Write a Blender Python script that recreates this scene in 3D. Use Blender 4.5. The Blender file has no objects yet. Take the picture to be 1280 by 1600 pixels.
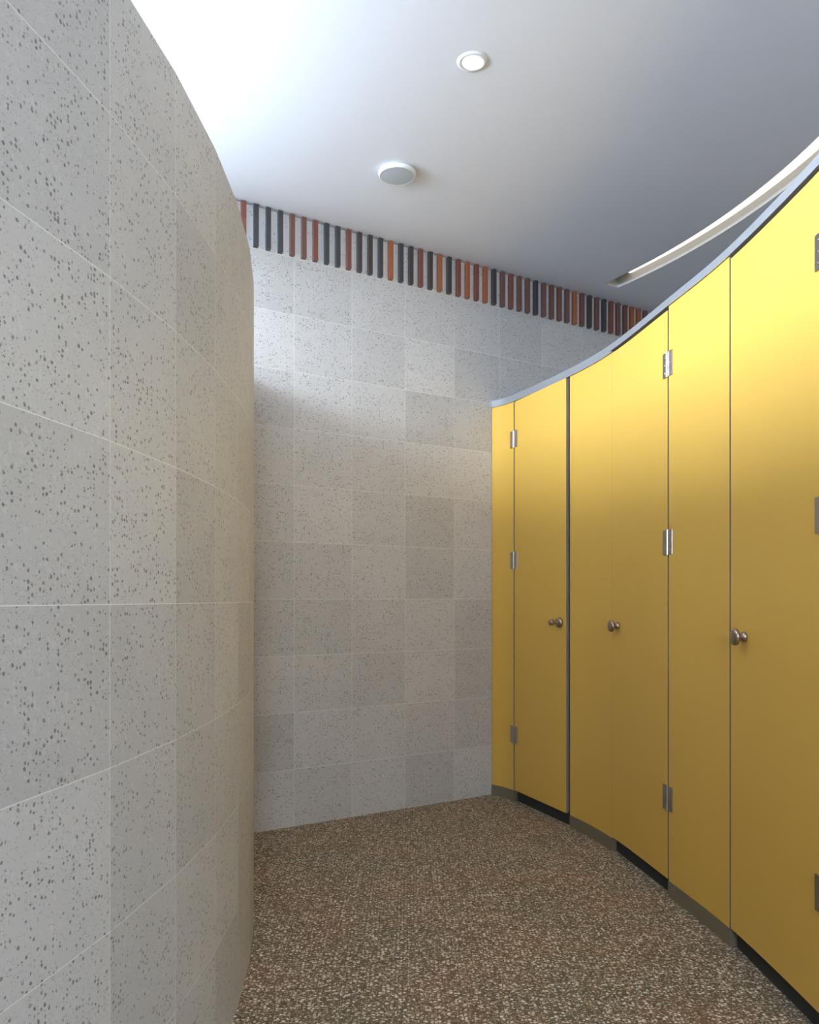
import bpy, bmesh, math, random
from mathutils import Vector, Matrix
random.seed(7)
scn = bpy.context.scene
COL = scn.collection

# ---------------------------------------------------------------- camera
F = 1260.0                       # focal length in pixels of the 1280 x 1600 frame
EYE = 1.2
cam = bpy.data.cameras.new('camera')
cam.sensor_fit = 'HORIZONTAL'; cam.sensor_width = 36.0
cam.lens = 36.0 * F / 1280.0
cam.shift_y = 136.0 / 1280.0
cam.clip_start = 0.05
co = bpy.data.objects.new('camera', cam); COL.objects.link(co)
co.location = (0, 0, EYE); co.rotation_euler = (math.radians(90), 0, 0)
scn.camera = co

# ---------------------------------------------------------------- light and exposure
scn.view_settings.view_transform = 'Standard'
scn.view_settings.look = 'None'
scn.view_settings.gamma = 1.0
scn.view_settings.use_curve_mapping = False
scn.view_settings.exposure = 0.85
SKY_STRENGTH = 32.0
W = bpy.data.worlds.new('sky'); scn.world = W; W.use_nodes = True
bg = W.node_tree.nodes['Background']
bg.inputs[0].default_value = (0.69, 0.83, 1.0, 1)
bg.inputs[1].default_value = SKY_STRENGTH
GROUND = 0.62                    # the ground outside is darker than the sky
_t = W.node_tree; _tc = _t.nodes.new('ShaderNodeTexCoord'); _s = _t.nodes.new('ShaderNodeSeparateXYZ'); _m = _t.nodes.new('ShaderNodeMapRange')
_t.links.new(_tc.outputs['Generated'], _s.inputs[0]); _t.links.new(_s.outputs[2], _m.inputs[0])
_m.inputs[1].default_value = -0.03; _m.inputs[2].default_value = 0.06
_m.inputs[3].default_value = SKY_STRENGTH * GROUND; _m.inputs[4].default_value = SKY_STRENGTH
_t.links.new(_m.outputs[0], bg.inputs[1])

def portal(name, loc, rot, sx, sy):
    l = bpy.data.lights.new(name, 'AREA'); l.shape = 'RECTANGLE'; l.size = sx; l.size_y = sy
    l.cycles.is_portal = True
    o = bpy.data.objects.new(name, l); COL.objects.link(o); o.location = loc; o.rotation_euler = rot
    return o

CEIL = EYE + 2.02                # 3.22
WTOP = 2.36                      # top of the free-standing curved wall
PTOP = 2.383                     # top of the partitions
WIN_X = -1.85                    # window wall behind the curved wall
WIN_Z0, WIN_Z1 = 2.5, 3.16
WIN_Y0, WIN_Y1 = 0.15, 3.2
REAR_Y = -2.6                    # wall behind the camera with a window opening
REAR_X0, REAR_X1, REAR_Z0, REAR_Z1 = -0.1, 0.75, 1.65, 2.5
portal('window_daylight', (WIN_X - 0.06, (WIN_Y0 + WIN_Y1) / 2, (WIN_Z0 + WIN_Z1) / 2), (0, math.radians(-90), 0), WIN_Z1 - WIN_Z0, WIN_Y1 - WIN_Y0)
portal('rear_window_daylight', ((REAR_X0 + REAR_X1) / 2, REAR_Y - 0.06, (REAR_Z0 + REAR_Z1) / 2), (math.radians(90), 0, 0), REAR_X1 - REAR_X0, REAR_Z1 - REAR_Z0)

# ---------------------------------------------------------------- helpers
def back_y(x): return 4.64 + 0.625 * x
BT = Vector((1, 0.625, 0)).normalized()          # along the back wall, to the right
BN = Vector((0.625, -1, 0)).normalized()         # out of the back wall, towards the room

def ray(px, p):                                  # pixel column and pixels per metre -> plan point
    return Vector(((px - 640) / p, F / p, 0))

def link(name, bm, mat, parent=None, smooth=False):
    me = bpy.data.meshes.new(name)
    bm.normal_update(); bm.to_mesh(me); bm.free()
    if mat:
        for m in (mat if isinstance(mat, (list, tuple)) else [mat]): me.materials.append(m)
    if smooth:
        for p in me.polygons: p.use_smooth = True
    o = bpy.data.objects.new(name, me); COL.objects.link(o)
    if parent: o.parent = parent
    return o

def thing(name, label, cat, loc=(0, 0, 0), group=None):
    o = bpy.data.objects.new(name, None); COL.objects.link(o); o.empty_display_size = 0.1
    o.location = loc; o['label'] = label; o['category'] = cat; o['kind'] = 'thing'
    if group: o['group'] = group
    return o

def structure(o): o['kind'] = 'structure'; return o

def box(bm, o, ax, ay, az, x0, x1, y0, y1, z0, z1, bevel=0.0):
    """box in the frame (ax, ay, az) at o"""
    vs = [bm.verts.new(o + ax * x + ay * y + az * z) for z in (z0, z1) for y in (y0, y1) for x in (x0, x1)]
    fs = [(0, 1, 3, 2), (4, 6, 7, 5), (0, 4, 5, 1), (2, 3, 7, 6), (0, 2, 6, 4), (1, 5, 7, 3)]
    ff = [bm.faces.new([vs[i] for i in f]) for f in fs]
    bmesh.ops.recalc_face_normals(bm, faces=ff)
    if bevel:
        es = list({e for f in ff for e in f.edges})
        bmesh.ops.bevel(bm, geom=es, offset=bevel, segments=2, affect='EDGES', profile=0.5)

def lathe(bm, o, axis, prof, n=32):
    """profile of (distance along axis, radius) turned about axis from o"""
    a = axis.normalized(); u = a.orthogonal().normalized(); v = a.cross(u)
    rings = []
    for d, r in prof:
        if r < 1e-6: rings.append([bm.verts.new(o + a * d)])
        else: rings.append([bm.verts.new(o + a * d + (u * math.cos(t) + v * math.sin(t)) * r) for t in [2 * math.pi * k / n for k in range(n)]])
    for A, B in zip(rings, rings[1:]):
        for k in range(n):
            k2 = (k + 1) % n
            if len(A) == 1 and len(B) == 1: continue
            if len(A) == 1: bm.faces.new((A[0], B[k], B[k2]))
            elif len(B) == 1: bm.faces.new((A[k], B[0], A[k2]))
            else: bm.faces.new((A[k], B[k], B[k2], A[k2]))
    bmesh.ops.recalc_face_normals(bm, faces=bm.faces[:])

# ---------------------------------------------------------------- materials
class N:
    def __init__(s, name):
        s.m = bpy.data.materials.new(name); s.m.use_nodes = True
        s.t = s.m.node_tree; s.b = s.t.nodes['Principled BSDF']
    def n(s, t, **k):
        x = s.t.nodes.new(t)
        for a, b in k.items(): setattr(x, a, b)
        return x
    def l(s, a, b): s.t.links.new(a, b)
    def math(s, op, a, b=None, c=None):
        x = s.n('ShaderNodeMath', operation=op)
        for i, v in enumerate((a, b, c)):
            if v is None: continue
            if isinstance(v, (int, float)): x.inputs[i].default_value = v
            else: s.l(v, x.inputs[i])
        return x.outputs[0]
    def mix(s, fac, a, b, mode='MIX'):
        x = s.n('ShaderNodeMix', data_type='RGBA', blend_type=mode)
        for i, v in ((0, fac), (6, a), (7, b)):
            if isinstance(v, (int, float)): x.inputs[i].default_value = v
            elif isinstance(v, tuple): x.inputs[i].default_value = (*v, 1)
            else: s.l(v, x.inputs[i])
        return x.outputs[2]
    def set(s, **k):
        for a, v in k.items(): s.b.inputs[a.replace('_', ' ')].default_value = (*v, 1) if isinstance(v, tuple) else v

def plain(name, col, rough=0.5, metal=0.0, bump=0.0, scale=200, spec=0.5, var=0.0):
    M = N(name); M.set(Base_Color=col, Roughness=rough, Metallic=metal)
    M.b.inputs['Specular IOR Level'].default_value = spec
    tc = M.n('ShaderNodeTexCoord')
    nz = M.n('ShaderNodeTexNoise'); nz.inputs['Scale'].default_value = scale; M.l(tc.outputs['Object'], nz.inputs['Vector'])
    if bump:
        b = M.n('ShaderNodeBump'); b.inputs['Strength'].default_value = bump; b.inputs['Distance'].default_value = 0.001
        M.l(nz.outputs[0], b.inputs['Height']); M.l(b.outputs[0], M.b.inputs['Normal'])
    if var:
        v = M.math('MULTIPLY_ADD', nz.outputs[0], var * 2, 1 - var)
        hs = M.n('ShaderNodeHueSaturation'); hs.inputs['Color'].default_value = (*col, 1); M.l(v, hs.inputs['Value'])
        M.l(hs.outputs[0], M.b.inputs['Base Color'])
    return M.m

def terrazzo_tiles(name, tw, th, vo, base, chip_scale, big_keep=0.22, grout_k=0.85, vary=0.16):
    """pale speckled terrazzo tiles laid out in the mesh's own (run, height) coordinates in metres"""
    M = N(name)
    uv = M.n('ShaderNodeTexCoord').outputs['UV']
    sp = M.n('ShaderNodeSeparateXYZ'); M.l(uv, sp.inputs[0])
    su = M.math('DIVIDE', sp.outputs[0], tw); sv = M.math('DIVIDE', M.math('ADD', sp.outputs[1], vo), th)
    fu, fv = M.math('FRACT', su), M.math('FRACT', sv)
    iu, iv = M.math('FLOOR', su), M.math('FLOOR', sv)
    eu = M.math('MULTIPLY', M.math('MINIMUM', fu, M.math('SUBTRACT', 1, fu)), tw)
    ev = M.math('MULTIPLY', M.math('MINIMUM', fv, M.math('SUBTRACT', 1, fv)), th)
    grout = M.math('LESS_THAN', M.math('MINIMUM', eu, ev), 0.0010)
    cb = M.n('ShaderNodeCombineXYZ'); M.l(iu, cb.inputs[0]); M.l(iv, cb.inputs[1])
    wn = M.n('ShaderNodeTexWhiteNoise', noise_dimensions='3D'); M.l(cb.outputs[0], wn.inputs[0])
    # soft clouds within the tiles
    nz = M.n('ShaderNodeTexNoise'); nz.inputs['Scale'].default_value = 5; nz.inputs['Detail'].default_value = 4; M.l(uv, nz.inputs['Vector'])
    # every tile is cut from another place of the slab
    off = M.n('ShaderNodeVectorMath', operation='MULTIPLY_ADD'); M.l(wn.outputs['Color'], off.inputs[0])
    off.inputs[1].default_value = (37, 41, 0); M.l(uv, off.inputs[2])
    wob = M.n('ShaderNodeTexNoise'); wob.inputs['Scale'].default_value = 160; M.l(off.outputs[0], wob.inputs['Vector'])
    pos = M.n('ShaderNodeVectorMath', operation='MULTIPLY_ADD'); M.l(wob.outputs['Color'], pos.inputs[0])
    pos.inputs[1].default_value = (0.005, 0.005, 0); M.l(off.outputs[0], pos.inputs[2])
    dens = M.n('ShaderNodeTexNoise'); dens.inputs['Scale'].default_value = 11; dens.inputs['Detail'].default_value = 2; M.l(off.outputs[0], dens.inputs['Vector'])
    def chips(scale, keep, size):
        v = M.n('ShaderNodeTexVoronoi', voronoi_dimensions='2D'); v.inputs['Scale'].default_value = scale
        v.inputs['Randomness'].default_value = 1.0
        M.l(pos.outputs[0], v.inputs['Vector'])
        s2 = M.n('ShaderNodeSeparateColor'); M.l(v.outputs['Color'], s2.inputs[0])
        k = M.math('LESS_THAN', M.math('ADD', s2.outputs[0], M.math('MULTIPLY_ADD', dens.outputs[0], -0.9, 0.45)), keep)
        thr = M.math('MULTIPLY_ADD', s2.outputs[1], size * 0.7, size * 0.45)
        d = M.n('ShaderNodeMapRange', interpolation_type='SMOOTHSTEP')
        M.l(M.math('SUBTRACT', v.outputs['Distance'], thr), d.inputs['Value'])
        d.inputs['From Min'].default_value = -0.06; d.inputs['From Max'].default_value = 0.05
        d.inputs['To Min'].default_value = 1; d.inputs['To Max'].default_value = 0
        return M.math('MULTIPLY', k, d.outputs[0]), s2.outputs[2]
    big, bc = chips(chip_scale, big_keep, 0.33)
    small, sc_ = chips(chip_scale * 2.1, big_keep * 1.1, 0.30)
    lite, lc = chips(chip_scale * 0.8, 0.25, 0.45)
    tone = M.math('ADD', M.math('MULTIPLY_ADD', wn.outputs['Value'], vary, 0.99 - vary / 2), M.math('MULTIPLY_ADD', nz.outputs[0], 0.16, -0.08))
    hs = M.n('ShaderNodeHueSaturation'); hs.inputs['Color'].default_value = (*base, 1); M.l(tone, hs.inputs['Value'])
    c = M.mix(M.math('MULTIPLY', lite, 0.12), hs.outputs[0], (0.86, 0.85, 0.82))
    c = M.mix(M.math('MULTIPLY', small, 0.55), c, (0.24, 0.23, 0.22))
    c = M.mix(M.math('MULTIPLY', big, 0.85), c, M.mix(bc, (0.11, 0.115, 0.12), (0.27, 0.22, 0.18)))
    c = M.mix(M.math('MULTIPLY', grout, grout_k), c, (0.86, 0.83, 0.76))
    M.l(c, M.b.inputs['Base Color'])
    M.set(Roughness=0.42)
    M.b.inputs['Specular IOR Level'].default_value = 0.35
    bp = M.n('ShaderNodeBump'); bp.inputs['Strength'].default_value = 0.25; bp.inputs['Distance'].default_value = 0.0008
    M.l(M.math('ADD', M.math('SUBTRACT', 1, grout), M.math('MULTIPLY', nz.outputs[0], 0.2)), bp.inputs['Height']); M.l(bp.outputs[0], M.b.inputs['Normal'])
    return M.m

def floor_terrazzo():
    M = N('brown_terrazzo_floor')
    tc = M.n('ShaderNodeTexCoord').outputs['Object']
    wob = M.n('ShaderNodeTexNoise'); wob.inputs['Scale'].default_value = 120; M.l(tc, wob.inputs['Vector'])
    pos = M.n('ShaderNodeVectorMath', operation='MULTIPLY_ADD'); M.l(wob.outputs['Color'], pos.inputs[0])
    pos.inputs[1].default_value = (0.0105, 0.0105, 0); M.l(tc, pos.inputs[2])
    cl = M.n('ShaderNodeTexNoise'); cl.inputs['Scale'].default_value = 3.2; cl.inputs['Detail'].default_value = 3; M.l(tc, cl.inputs['Vector'])
    cl2 = M.n('ShaderNodeTexNoise'); cl2.inputs['Scale'].default_value = 2.3; cl2.inputs['Detail'].default_value = 3
    mp = M.n('ShaderNodeMapping'); mp.inputs['Location'].default_value = (7, 3, 0); M.l(tc, mp.inputs[0]); M.l(mp.outputs[0], cl2.inputs['Vector'])
    r1 = M.n('ShaderNodeMapRange'); M.l(cl.outputs[0], r1.inputs[0]); r1.inputs[1].default_value = 0.4; r1.inputs[2].default_value = 0.6
    base = M.mix(r1.outputs[0], (0.165, 0.112, 0.058), (0.225, 0.125, 0.065))
    r2 = M.n('ShaderNodeMapRange'); M.l(cl2.outputs[0], r2.inputs[0]); r2.inputs[1].default_value = 0.42; r2.inputs[2].default_value = 0.62
    base = M.mix(r2.outputs[0], base, (0.155, 0.125, 0.075))
    def chips(scale, keep, size, seed):
        mp = M.n('ShaderNodeMapping'); mp.inputs['Location'].default_value = (seed, seed * 1.7, 0); M.l(pos.outputs[0], mp.inputs[0])
        v = M.n('ShaderNodeTexVoronoi', voronoi_dimensions='2D'); v.inputs['Scale'].default_value = scale; M.l(mp.outputs[0], v.inputs['Vector'])
        s2 = M.n('ShaderNodeSeparateColor'); M.l(v.outputs['Color'], s2.inputs[0])
        k = M.math('LESS_THAN', s2.outputs[0], keep)
        thr = M.math('MULTIPLY_ADD', s2.outputs[1], size * 0.8, size * 0.5)
        d = M.n('ShaderNodeMapRange', interpolation_type='SMOOTHSTEP')
        M.l(M.math('SUBTRACT', v.outputs['Distance'], thr), d.inputs['Value'])
        d.inputs['From Min'].default_value = -0.08; d.inputs['From Max'].default_value = 0.04
        d.inputs['To Min'].default_value = 1; d.inputs['To Max'].default_value = 0
        return M.math('MULTIPLY', k, d.outputs[0]), s2.outputs[2]
    c = base
    dk, _ = chips(95, 0.5, 0.38, 11); c = M.mix(M.math('MULTIPLY', dk, 0.7), c, (0.065, 0.047, 0.028))
    rd, rc = chips(85, 0.45, 0.38, 23); c = M.mix(M.math('MULTIPLY', rd, 0.8), c, M.mix(rc, (0.42, 0.22, 0.12), (0.32, 0.27, 0.17)))
    sm, s_ = chips(135, 0.55, 0.36, 5); c = M.mix(M.math('MULTIPLY', sm, 0.85), c, M.mix(s_, (0.55, 0.43, 0.29), (0.78, 0.66, 0.50)))
    bg_, bc = chips(78, 0.50, 0.34, 3); c = M.mix(M.math('MULTIPLY', bg_, 0.95), c, M.mix(bc, (0.68, 0.55, 0.40), (0.95, 0.87, 0.74)))
    M.l(c, M.b.inputs['Base Color']); M.set(Roughness=0.55); M.b.inputs['Specular IOR Level'].default_value = 0.3
    return M.m

m_wall = terrazzo_tiles('speckled_tiles_curved_wall', 0.30, 0.30, 0.01, (0.59, 0.57, 0.54), 105)
m_back = terrazzo_tiles('speckled_tiles_back_wall', 0.344, 0.30, 0.0, (0.53, 0.50, 0.47), 105, 0.22, 0.55, 0.20)
m_floor = floor_terrazzo()
m_ceil = plain('white_ceiling_paint', (0.83, 0.84, 0.89), 0.7, bump=0.02, scale=60)
m_plaster = plain('pale_plaster', (0.62, 0.61, 0.60), 0.8, bump=0.05, scale=80)
m_yellow = plain('yellow_laminate', (0.77, 0.455, 0.08), 0.42, spec=0.4, bump=0.0, scale=3, var=0.02)
m_core = plain('laminate_core', (0.10, 0.06, 0.03), 0.6)
m_alu = plain('aluminium_rail', (0.42, 0.43, 0.45), 0.42, metal=0.6, bump=0.02)
m_edge = plain('metal_edging', (0.30, 0.26, 0.22), 0.45, metal=0.3)
m_plinth = plain('brown_plinth', (0.23, 0.19, 0.125), 0.45, metal=0.3, bump=0.05)
m_steel = plain('brushed_steel', (0.48, 0.43, 0.38), 0.28, metal=1.0, bump=0.03, scale=300)
m_knob = plain('aged_steel', (0.42, 0.34, 0.29), 0.3, metal=1.0)
m_white = plain('white_enamel', (0.85, 0.85, 0.86), 0.4)
m_grille = plain('pale_grey_grille', (0.52, 0.56, 0.60), 0.6, bump=0.3, scale=900)
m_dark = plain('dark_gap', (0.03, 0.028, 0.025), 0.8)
m_frame = plain('grey_window_frame', (0.30, 0.31, 0.32), 0.5)
def emit(name, col, s):
    M = N(name); M.set(Base_Color=(0.8, 0.8, 0.8)); M.b.inputs['Emission Color'].default_value = (*col, 1); M.b.inputs['Emission Strength'].default_value = s
    return M.m
m_lamp = emit('downlight_lens', (1, 0.99, 0.97), 6.0)
m_led = emit('led_diffuser', (1, 0.97, 0.91), 0.58)
BATTEN_COL = {'g': (0.047, 0.049, 0.052), 'd': (0.055, 0.042, 0.042), 'b': (0.15, 0.070, 0.052), 'r': (0.19, 0.062, 0.045), 'o': (0.33, 0.105, 0.042)}
m_batten = {k: plain('glazed_batten_' + {'g': 'grey', 'd': 'dark_brown', 'b': 'brown', 'r': 'red_brown', 'o': 'orange'}[k], c, 0.3, var=0.12, scale=25) for k, c in BATTEN_COL.items()}

# ---------------------------------------------------------------- the setting
XR = 2.95
# floor
bm = bmesh.new()
box(bm, Vector((0, 0, 0)), Vector((1, 0, 0)), Vector((0, 1, 0)), Vector((0, 0, 1)), WIN_X - 0.4, XR + 0.2, REAR_Y - 1.5, 7.0, -0.1, 0)
structure(link('floor', bm, m_floor))

# ceiling with the curved slot of the cove light
def cp(px, py): p = (936 - py) / 2.02; return ray(px, p)
slotL = [cp(*q) for q in ((941, 442), (987.5, 421), (1046.5, 385.6), (1100, 354.7), (1159, 315), (1218, 267.5), (1280, 208.4))]
slotR = [cp(*q) for q in ((965, 449.7), (1018, 429), (1100, 382.8), (1173, 340.6), (1233.6, 288.6))]
def fit_circle(pts):
    import itertools
    # algebraic least squares circle
    Sx = Sy = Sxx = Syy = Sxy = Sz = Sxz = Syz = 0; n = len(pts)
    for p in pts:
        x, y = p.x, p.y; z = x * x + y * y
        Sx += x; Sy += y; Sxx += x * x; Syy += y * y; Sxy += x * y; Sz += z; Sxz += x * z; Syz += y * z
    A = Matrix(((Sxx, Sxy, Sx), (Sxy, Syy, Sy), (Sx, Sy, n))); b = Vector((Sxz, Syz, Sz))
    s = A.inverted() @ b
    c = Vector((s[0] / 2, s[1] / 2, 0)); return c, math.sqrt(s[2] + c.x ** 2 + c.y ** 2)
def arc(c, r, p0, y_end, n):
    a0 = math.atan2(p0.y - c.y, p0.x - c.x); a1 = math.asin(max(-1, min(1, (y_end - c.y) / r)))
    return [Vector((c.x + r * math.cos(a0 + (a1 - a0) * k / n), c.y + r * math.sin(a0 + (a1 - a0) * k / n), 0)) for k in range(n + 1)]
cL, rL = fit_circle(slotL)
print('slot circle', cL, rL, fit_circle(slotR))
SL = arc(cL, rL, slotL[0], 1.2, 40)
SW = 0.125
SR = [cL + (p - cL).normalized() * (rL + SW) for p in SL]
SR[0] = slotR[0]
loop = SL + SR[::-1]
RECESS = 0.062
bm = bmesh.new()
outer = [Vector(v) for v in ((WIN_X - 0.4, REAR_Y - 0.2, 0), (XR + 0.2, REAR_Y - 0.2, 0), (XR + 0.2, 7, 0), (WIN_X - 0.4, 7, 0))]
def ring(bm, pts, z):
    vs = [bm.verts.new((p.x, p.y, z)) for p in pts]
    return vs, [bm.edges.new((vs[i], vs[(i + 1) % len(vs)])) for i in range(len(vs))]
v1, e1 = ring(bm, outer, CEIL); v2, e2 = ring(bm, loop, CEIL)
bmesh.ops.triangle_fill(bm, edges=e1 + e2, use_beauty=True)
for f in bm.faces:
    if f.normal.z > 0: f.normal_flip()
structure(link('ceiling', bm, m_ceil))
# roof slab that closes the room above the ceiling boards
bm = bmesh.new()
box(bm, Vector((0, 0, 0)), Vector((1, 0, 0)), Vector((0, 1, 0)), Vector((0, 0, 1)), WIN_X - 0.4, XR + 0.2, REAR_Y - 0.2, 7.0, CEIL + 0.2, CEIL + 0.3)
structure(link('ceiling', bm, m_plaster))

# curved wall: a facet for every column of tiles
CX, CY, R = -5.12, 2.15, 4.62
a_ref = math.asin((1.478 - CY) / R)                 # the joint seen at column 172
step = 2 * math.asin(0.15 / R)
ks = [k for k in range(-14, 10)]
pts = []
for k in ks:
    a = a_ref + step * k
    p = Vector((CX + R * math.cos(a), CY + R * math.sin(a), 0))
    pts.append((k, p))
    if p.y > back_y(p.x) + 0.02: break
T = 0.14
bm = bmesh.new(); uvl = bm.loops.layers.uv.new('UVMap')
def quad(bm, vs, uvs, mi=0):
    f = bm.faces.new([bm.verts.new(v) for v in vs]); f.material_index = mi
    for l, u in zip(f.loops, uvs): l[uvl].uv = u
C0 = Vector((CX, CY, 0))
for (k0, a), (k1, b) in zip(pts, pts[1:]):
    ai = C0 + (a - C0).normalized() * (R - T); bi = C0 + (b - C0).normalized() * (R - T)
    u0, u1 = k0 * 0.3, k1 * 0.3
    Z = Vector((0, 0, WTOP))
    quad(bm, [a, b, b + Z, a + Z], [(u0, 0), (u1, 0), (u1, WTOP), (u0, WTOP)])
    quad(bm, [bi, ai, ai + Z, bi + Z], [(u1, 0), (u0, 0), (u0, WTOP), (u1, WTOP)])
    quad(bm, [a + Z, b + Z, bi + Z, ai + Z], [(u0, .02), (u1, .02), (u1, .1), (u0, .1)], 1)
for (k, a), s in ((pts[0], 1), (pts[-1], -1)):
    ai = C0 + (a - C0).normalized() * (R - T); Z = Vector((0, 0, WTOP))
    q = [ai, a, a + Z, ai + Z]
    quad(bm, q if s > 0 else q[::-1], [(0, 0), (T, 0), (T, WTOP), (0, WTOP)])
bmesh.ops.remove_doubles(bm, verts=bm.verts[:], dist=1e-5)
bmesh.ops.recalc_face_normals(bm, faces=bm.faces[:])
structure(link('wall_left', bm, [m_wall, m_plaster]))

# back wall
def plane_wall(name, P, Q, h, mat, thick=0.12, z0=0.0, uoff=0.0, side=1):
    d = (Q - P); L = d.length; d.normalize(); n = Vector((d.y, -d.x, 0)) * side
    bm = bmesh.new(); global uvl; uvl = bm.loops.layers.uv.new('UVMap')
    A = [P + Vector((0, 0, z0)), Q + Vector((0, 0, z0)), Q + Vector((0, 0, h)), P + Vector((0, 0, h))]
    B = [v - n * thick for v in A]
    U = [(uoff, z0), (uoff + L, z0), (uoff + L, h), (uoff, h)]
    quad(bm, A, U); quad(bm, B[::-1], U[::-1])
    for i in range(4):
        j = (i + 1) % 4; quad(bm, [A[j], A[i], B[i], B[j]], [(0, 0), (0, 0), (0, 0), (0, 0)])
    bmesh.ops.remove_doubles(bm, verts=bm.verts[:], dist=1e-6); bmesh.ops.recalc_face_normals(bm, faces=bm.faces[:])
    return structure(link(name, bm, mat))
P = Vector((WIN_X, back_y(WIN_X), 0)); Q = Vector((XR, back_y(XR), 0))
useam = (Vector((-0.3173, back_y(-0.3173), 0)) - P).length
plane_wall('wall_back', P, Q, CEIL, m_back, uoff=-(useam) + 0.344 * 20)
# wall behind the stalls, and the wall behind the camera with a window
plane_wall('wall_right', Vector((XR, REAR_Y, 0)), Vector((XR, back_y(XR) + .1, 0)), CEIL, m_plaster, side=-1)
X3 = [Vector((1, 0, 0)), Vector((0, 1, 0)), Vector((0, 0, 1))]
bm = bmesh.new()
for x0, x1, z0, z1 in ((WIN_X - 0.12, REAR_X0, 0, CEIL), (REAR_X1, XR + 0.12, 0, CEIL), (REAR_X0, REAR_X1, REAR_Z1, CEIL), (REAR_X0, REAR_X1, 0, REAR_Z0)):
    box(bm, Vector((0, 0, 0)), *X3, x0, x1, REAR_Y - 0.12, REAR_Y, z0, z1)
structure(link('wall_rear', bm, m_plaster))
# window wall
bm = bmesh.new()
yb = back_y(WIN_X) + 0.1
for y0, y1, z0, z1 in ((REAR_Y, WIN_Y0, 0, CEIL), (WIN_Y1, yb, 0, CEIL), (WIN_Y0, WIN_Y1, 0, WIN_Z0), (WIN_Y0, WIN_Y1, WIN_Z1, CEIL)):
    box(bm, Vector((0, 0, 0)), *X3, WIN_X - 0.12, WIN_X, y0, y1, z0, z1)
structure(link('wall_window', bm, m_plaster))
bm = bmesh.new()
for y in (WIN_Y0, (WIN_Y0 + WIN_Y1) / 2 - 0.02, WIN_Y1 - 0.04):
    box(bm, Vector((0, 0, 0)), *X3, WIN_X - 0.05, WIN_X - 0.01, y, y + 0.04, WIN_Z0, WIN_Z1)
for z in (WIN_Z0, WIN_Z1 - 0.04):
    box(bm, Vector((0, 0, 0)), *X3, WIN_X - 0.048, WIN_X - 0.012, WIN_Y0 + .04, WIN_Y1 - .04, z, z + 0.04)
structure(link('window_1', bm, m_frame))

# ---------------------------------------------------------------- slatted frieze at the top of the back wall
BAND0, BAND1 = 3.004, CEIL - 0.004
fo = Vector((0, back_y(0), 0))
fr = thing('slatted_frieze', 'frieze of upright grey, brown and orange battens on white, topping the speckled wall', 'frieze', fo)
def bl(s): return BT * s                               # along the wall, relative to the frieze
s_a = (Vector((WIN_X + .02, back_y(WIN_X + .02), 0)) - fo).dot(BT); s_b = (Vector((1.95, back_y(1.95), 0)) - fo).dot(BT)
m_backing = terrazzo_tiles('white_terrazzo_strip', 3.0, 3.0, 0.5, (0.90, 0.89, 0.88), 130, 0.06)
bm = bmesh.new(); uvl = bm.loops.layers.uv.new('UVMap')
A = [bl(s_a) + BN * .004 + Vector((0, 0, BAND0)), bl(s_b) + BN * .004 + Vector((0, 0, BAND0)), bl(s_b) + BN * .004 + Vector((0, 0, BAND1)), bl(s_a) + BN * .004 + Vector((0, 0, BAND1))]
B = [v - BN * .004 for v in A]
quad(bm, A, [(s_a, BAND0), (s_b, BAND0), (s_b, BAND1), (s_a, BAND1)])
for i in range(4):
    j = (i + 1) % 4; quad(bm, [A[j], A[i], B[i], B[j]], [(0.3, 0.3)] * 4)
link('backing_strip', bm, m_backing, fr)
def s_at(px):
    k = (px - 640) / F; y = 4.64 / (1 - 0.625 * k); return (Vector((k * y, y, 0)) - fo).dot(BT)
seq = 'rgggbbrggrddgogdrdodrorodbrbbdbbbbobdbdrbboobb'
s0 = s_at(393); pitch = 0.0668
kinds = {'g': 'grey', 'd': 'dark brown', 'b': 'brown', 'r': 'red-brown', 'o': 'orange'}
for i in range(-14, 45):
    ch = seq[i + 1] if i >= -1 else 'bggrdb'[i % 6]
    s = s0 + i * pitch
    bm = bmesh.new()
    w = 0.026; dp = 0.036
    e = [bl(s + .006) + BN * .004, bl(s + .006 + w) + BN * .004, bl(s + w) + BN * dp, bl(s) + BN * dp]
    lo = [bm.verts.new(v + Vector((0, 0, BAND0 - .001))) for v in e]; hi = [bm.verts.new(v + Vector((0, 0, BAND1 - 0.001))) for v in e]
    bm.faces.new(lo[::-1]); bm.faces.new(hi)
    for a in range(4): bm.faces.new((lo[a], lo[(a + 1) % 4], hi[(a + 1) % 4], hi[a]))
    bmesh.ops.recalc_face_normals(bm, faces=bm.faces[:])
    bmesh.ops.bevel(bm, geom=[q for q in bm.edges if abs((q.verts[0].co - q.verts[1].co).z) > .1], offset=0.0012, segments=2, affect='EDGES')
    b = link('batten', bm, m_batten[ch], fr)
    b['label'] = kinds[ch] + ' glazed batten'

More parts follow.
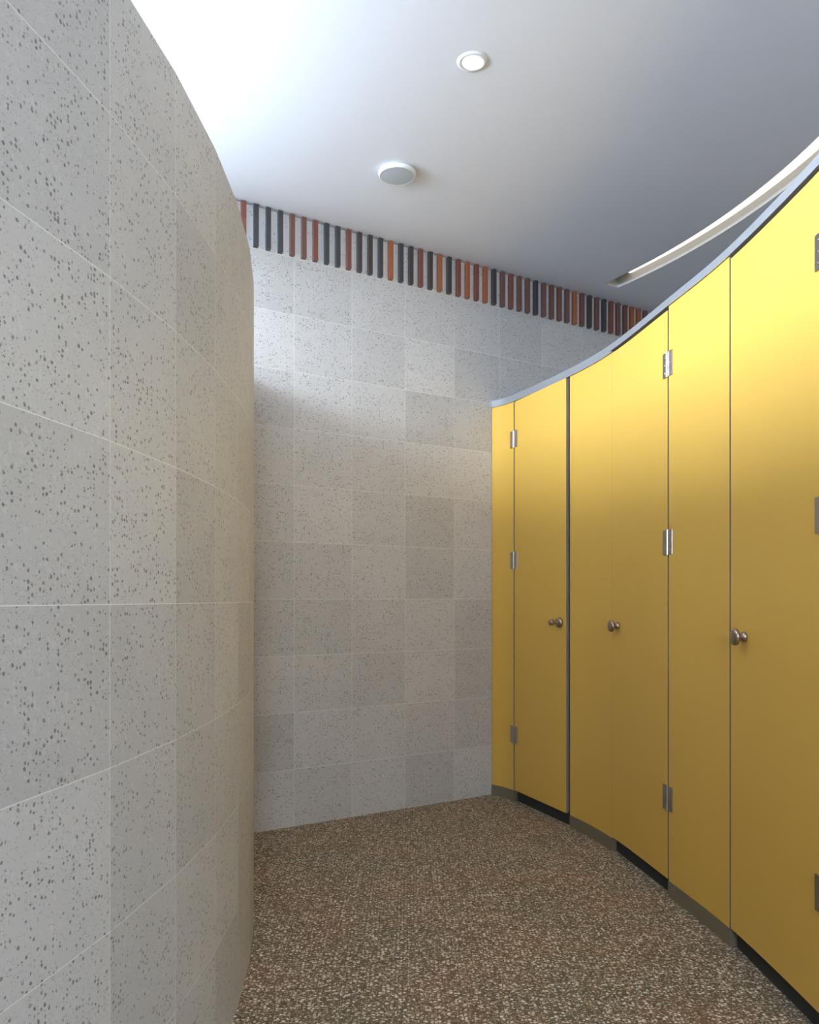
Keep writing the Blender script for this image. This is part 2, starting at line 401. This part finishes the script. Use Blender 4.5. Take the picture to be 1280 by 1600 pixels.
# ---------------------------------------------------------------- toilet partitions
Q0 = ray(768, 254.2)      # meets the back wall
Q1 = ray(803.5, 263)
Q2a = ray(885.5, 295.5); Q2 = ray(890, 296)
Q3 = ray(956.5, 328); Q4 = ray(1044.3, 386); Q5 = ray(1141, 453); Q6 = ray(1288, 578)
Q7 = Vector((1.10, 1.74, 0)); Q8 = Vector((1.02, 1.14, 0)); Q9 = Vector((0.92, 0.66, 0))
TH = 0.018
UP = Vector((0, 0, 1))
def frame_of(a, b):
    d = (b - a).normalized(); n = Vector((-d.y, d.x, 0))
    if n.x > 0: n = -n                              # towards the corridor
    return d, n
def panel_mesh(a, b, z0, z1, o, ga=0.0015, gb=0.0015):
    d, n = frame_of(a, b); L = (b - a).length
    bm = bmesh.new(); box(bm, a - o, d, n, UP, ga, L - gb, -TH, 0, z0, z1, 0.0012)
    bm.normal_update()
    for f in bm.faces:                              # metal edging round the laminate
        if abs(f.normal.dot(n)) < 0.5: f.material_index = 1
    return bm
def catmull(P, n=10):
    out = []
    E = [P[0] * 2 - P[1]] + P + [P[-1] * 2 - P[-2]]
    for i in range(1, len(E) - 2):
        for k in range(n):
            t = k / n; a, b, c, e = E[i - 1:i + 3]
            out.append(0.5 * ((2 * b) + (c - a) * t + (2 * a - 5 * b + 4 * c - e) * t * t + (3 * b - a - 3 * c + e) * t ** 3))
    out.append(P[-1]); return out
NS = 8
full = catmull([Q0, Q1, Q2, Q3, Q4, Q5, Q6, Q7], NS)     # the curve the partitions follow
def curved_mesh(i, z0, z1, o, ga, gb, n0=-TH, n1=0.0):
    """panel bent along the i-th stretch of the curve"""
    P = [p.copy() for p in full[i * NS:(i + 1) * NS + 1]]
    G = full
    bm = bmesh.new(); rows = []
    for k, p in enumerate(P):
        j = i * NS + k
        d = (G[min(j + 1, len(G) - 1)] - G[max(j - 1, 0)]).normalized(); n = Vector((-d.y, d.x, 0))
        if n.x > 0: n = -n
        q = p + (d * ga if k == 0 else (-d * gb if k == NS else Vector((0, 0, 0)))) - o
        rows.append([bm.verts.new(q + n * u + UP * z) for u, z in ((n1, z0), (n1, z1), (n0, z1), (n0, z0))])
    for A, B in zip(rows, rows[1:]):
        for k in range(4):
            f = bm.faces.new((A[k], B[k], B[(k + 1) % 4], A[(k + 1) % 4])); f.smooth = True
            f.material_index = 1 if k in (1, 3) else 0
    for r in (rows[0], rows[-1][::-1]): bm.faces.new(r).material_index = 1
    bmesh.ops.recalc_face_normals(bm, faces=bm.faces[:])
    for e in bm.edges:
        if len(e.link_faces) == 2 and e.calc_face_angle() > 0.6: e.smooth = False
    return bm
HZ = (2.15, 1.43, 0.395)
def hinge(parent, o, at, d, n, z):
    """two leaves on the faces either side of the gap and a pin"""
    bm = bmesh.new()
    hinge_leaf(bm, o, at, d, n, z, -0.041, -0.001); hinge_leaf(bm, o, at, d, n, z, 0.001, 0.041)
    lathe(bm, at - o + n * 0.0050 + UP * (z - 0.052), UP, [(0, 0), (0, .005), (0.001, .0055), (0.034, .0055), (.0345, .0045), (.035, .0055), (.069, .0055), (.0695, .0045), (.07, .0055), (.103, .0055), (.104, .005), (.104, 0)], 16)
    h = link('hinge', bm, m_steel, parent); h['label'] = 'steel hinge'
    return h
def hinge_leaf(bm, o, at, d, n, z, u0, u1):
    box(bm, at - o, d, n, UP, u0, u1, 0.0002, 0.0045, z - 0.05, z + 0.05, 0.001)
    for dz in (-0.032, 0, 0.032):                   # countersunk screws
        lathe(bm, at - o + d * ((u0 + u1) / 2 + (0.004 if u0 > 0 else -0.004)) + n * 0.0046 + UP * (z + dz), n, [(0, .0042), (.0007, .0035), (.0009, 0)], 12)
def knob(parent, o, at, n, long_stem=False):
    bm = bmesh.new()
    if long_stem:   # wide rose on the door, thin stem with a small head
        lathe(bm, at - o, n, [(0, 0), (0, .024), (.003, .0275), (.010, .0285), (.017, .026), (.021, .016), (.023, .010)], 32)
    else:
        lathe(bm, at - o, n, [(0, 0), (0, .0165), (.004, .0175), (.010, .0165), (.014, .012), (.016, .010)], 32)
    if long_stem:
        lathe(bm, at - o, n, [(.022, .010), (.026, .008), (.038, .008), (.042, .012), (.046, .0155), (.060, .0165), (.066, .014), (.068, 0)], 32)
    else:
        lathe(bm, at - o, n, [(.013, .0115), (.018, .011), (.023, .015), (.026, .0235), (.029, .0280), (.036, .0290), (.041, .0265), (.044, .020), (.0455, .010), (.0455, 0)], 32)
    k = link('knob', bm, m_knob, parent, smooth=True); k['label'] = 'round steel knob'
def cubicle(label, o):
    return thing('toilet_cubicle', label, 'toilet cubicle', o, 'yellow toilet cubicles')
def add_door(t, a, b, hinge_at, knob_d, long_stem=False, ga=.005, gb=.005, seg=None):
    o = t.location.copy(); d, n = frame_of(a, b); L = (b - a).length
    dr = link('door', panel_mesh(a, b, 0.066, PTOP - 0.012, o, ga, gb) if seg is None else curved_mesh(seg, 0.066, PTOP - 0.012, o, ga, gb), [m_yellow, m_edge], t)
    for z in HZ: hinge(dr, o, hinge_at, d, n, z)
    at = a + d * knob_d
    if seg is not None:                             # onto the bent face
        P = full[seg * NS:(seg + 1) * NS + 1]; i = max(j for j in range(NS) if (P[j] - a).dot(d) <= knob_d)
        f = (knob_d - (P[i] - a).dot(d)) / ((P[i + 1] - P[i]).dot(d)); at = P[i].lerp(P[i + 1], f)
    knob(dr, o, at + UP * 1.075, n, long_stem)
    bm = bmesh.new(); box(bm, a - o, d, n, UP, 0.004, L - .004, -TH - .030, -TH - .004, 0, 0.075)  # near-black strip added behind the door foot as the shade in the gap
    link('gap_shade_strip', bm, m_dark, t)['label'] = 'black strip standing in for the shade under the door'
def add_fixed(t, a, b, seg, ga=.005, gb=.005, divider=True):
    o = t.location.copy(); d, n = frame_of(a, b); L = (b - a).length
    link('fixed_panel', curved_mesh(seg, 0.062, PTOP, o, ga, gb), [m_yellow, m_edge], t)
    bm = curved_mesh(seg, 0, 0.061, o, ga, 0, -TH - .004, 0.003)
    link('plinth', bm, m_plinth, t)['label'] = 'brown plinth'
    if divider:
        m = (a + b) / 2 - n * (TH + .006)
        bm = bmesh.new(); box(bm, m - o, -n, d, UP, 0, 1.15, -TH / 2, TH / 2, 0.0, PTOP - .01, 0.001)
        link('side_panel', bm, m_yellow, t)
d0 = (Q1 - Q0).normalized()
t = cubicle('farthest yellow toilet cubicle, its door meeting the narrow panel by the speckled wall', Q0)
far_cubicle = t
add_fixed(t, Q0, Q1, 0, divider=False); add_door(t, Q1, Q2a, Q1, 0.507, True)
t = cubicle('middle yellow toilet cubicle, its closed door between two fixed panels on brown plinths', Q2)
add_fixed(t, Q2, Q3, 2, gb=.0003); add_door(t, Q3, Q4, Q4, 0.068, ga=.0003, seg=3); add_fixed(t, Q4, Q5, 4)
t = cubicle('nearest yellow toilet cubicle at the right edge, its door with the largest-looking knob', Q5)
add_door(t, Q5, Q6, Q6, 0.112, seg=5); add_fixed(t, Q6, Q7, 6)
# aluminium closing strip in the gap beside the far door
o = Vector(Q2); d, n = frame_of(Q1, Q2)
bm = bmesh.new(); box(bm, Vector((0, 0, 0)), d, n, UP, -0.035, 0.004, -TH - .016, -TH - .001, 0.0, PTOP - .002, 0.001)
for v in bm.verts: v.co += o - far_cubicle.location
link('door_stop', bm, m_edge, far_cubicle)['label'] = 'metal stop strip'

# head rail following the curve over the partitions
o = Vector(Q0)
t = thing('head_rail', 'curved aluminium head rail running along the top of the yellow partitions', 'rail', o)
def rail_piece(pathp, lip):
    bm = bmesh.new(); rows = []
    for i, p in enumerate(pathp):
        dd = (pathp[min(i + 1, len(pathp) - 1)] - pathp[max(i - 1, 0)]).normalized(); nn = Vector((-dd.y, dd.x, 0))
        if nn.x > 0: nn = -nn
        sec = [(0.007, PTOP - lip), (0.007, PTOP + 0.030), (-0.030, PTOP + 0.030), (-0.030, PTOP - .006), (-.026, PTOP - .006), (-.026, PTOP + .001), (.0035, PTOP + .001), (.0035, PTOP - lip)]
        rows.append([bm.verts.new(p - o + nn * q[0] + UP * q[1]) for q in sec])
    for A, B in zip(rows, rows[1:]):
        for k in range(8): bm.faces.new((A[k], B[k], B[(k + 1) % 8], A[(k + 1) % 8]))
    bm.faces.new(rows[0]); bm.faces.new(rows[-1][::-1])
    bmesh.ops.recalc_face_normals(bm, faces=bm.faces[:])
    return bm
link('rail', rail_piece(full[:25], 0.010), m_alu, t)
bm = rail_piece(full[24:], 0.0)
link('rail', bm, m_alu, t)
d, n = frame_of(Q0, Q1)
bm = bmesh.new(); box(bm, Vector((0, 0, 0)), d, n, UP, -0.006, 0.02, -.032, 0.009, PTOP + 0.002, PTOP + 0.034, 0.001)
link('end_bracket', bm, m_alu, t)

# ---------------------------------------------------------------- ceiling fittings
def recess_loop(z): return [(p.x, p.y, z) for p in loop]
t = thing('cove_light', 'long curved recessed light slot in the ceiling above the yellow doors', 'ceiling light', (SL[0].x, SL[0].y, CEIL))
base = Vector((SL[0].x, SL[0].y, CEIL))
m_cove = plain('cove_paint', (0.62, 0.59, 0.54), 0.6)
bm = bmesh.new(); lo = [bm.verts.new(Vector((p.x, p.y, CEIL)) - base) for p in loop]; hi = [bm.verts.new(Vector((p.x, p.y, CEIL + RECESS)) - base) for p in loop]
nL = len(loop)
for i in range(nL): bm.faces.new((lo[i], lo[(i + 1) % nL], hi[(i + 1) % nL], hi[i]))
k = len(SL)
for i in range(k - 1): bm.faces.new((hi[i], hi[i + 1], hi[nL - 2 - i], hi[nL - 1 - i]))
bmesh.ops.recalc_face_normals(bm, faces=bm.faces[:])
link('housing', bm, m_cove, t)
bm = bmesh.new()
A = []
for i in range(1, k):
    dd = (SR[i] - SL[i])
    A.append([bm.verts.new(Vector((q.x, q.y, CEIL + zz)) - base) for q, zz in ((SL[i] + dd * .10, RECESS - .001), (SL[i] + dd * .10, RECESS - .008), (SL[i] + dd * .95, RECESS - .008), (SL[i] + dd * .95, RECESS - .001))])
for a, b in zip(A, A[1:]):
    for q in range(4): bm.faces.new((a[q], b[q], b[(q + 1) % 4], a[(q + 1) % 4]))
bm.faces.new(A[0]); bm.faces.new(A[-1][::-1])
bmesh.ops.recalc_face_normals(bm, faces=bm.faces[:])
link('diffuser', bm, m_led, t)

DN = Vector((0, 0, -1))
p = cp(738, 96)
t = thing('downlight', 'small round recessed downlight glowing white in the ceiling', 'ceiling light', (p.x, p.y, CEIL))
bm = bmesh.new(); lathe(bm, Vector((0, 0, 0)), DN, [(-.0, .0355), (.001, .036), (.0045, .039), (.0055, .047), (.004, .056), (.0, .0575)], 48); link('trim_ring', bm, m_white, t, smooth=True)
bm = bmesh.new(); lathe(bm, Vector((0, 0, 0)), DN, [(.0005, .036), (.0010, .034), (.0012, 0)], 40); link('lens', bm, m_lamp, t, smooth=True)
p = cp(621, 268)
t = thing('ceiling_speaker', 'round white ceiling speaker with a pale grey face, deeper into the room than the downlight', 'ceiling speaker', (p.x, p.y, CEIL))
bm = bmesh.new(); lathe(bm, Vector((0, 0, 0)), DN, [(.0, .074), (.006, .074), (.006, .088), (.008, .090), (.018, .088), (.023, .083), (.0235, .081), (.0225, .080)], 64); link('rim', bm, m_white, t, smooth=True)
bm = bmesh.new(); lathe(bm, Vector((0, 0, 0)), DN, [(.0222, .0805), (.0238, .070), (.0245, .045), (.025, 0)], 64); link('face', bm, m_grille, t, smooth=True)
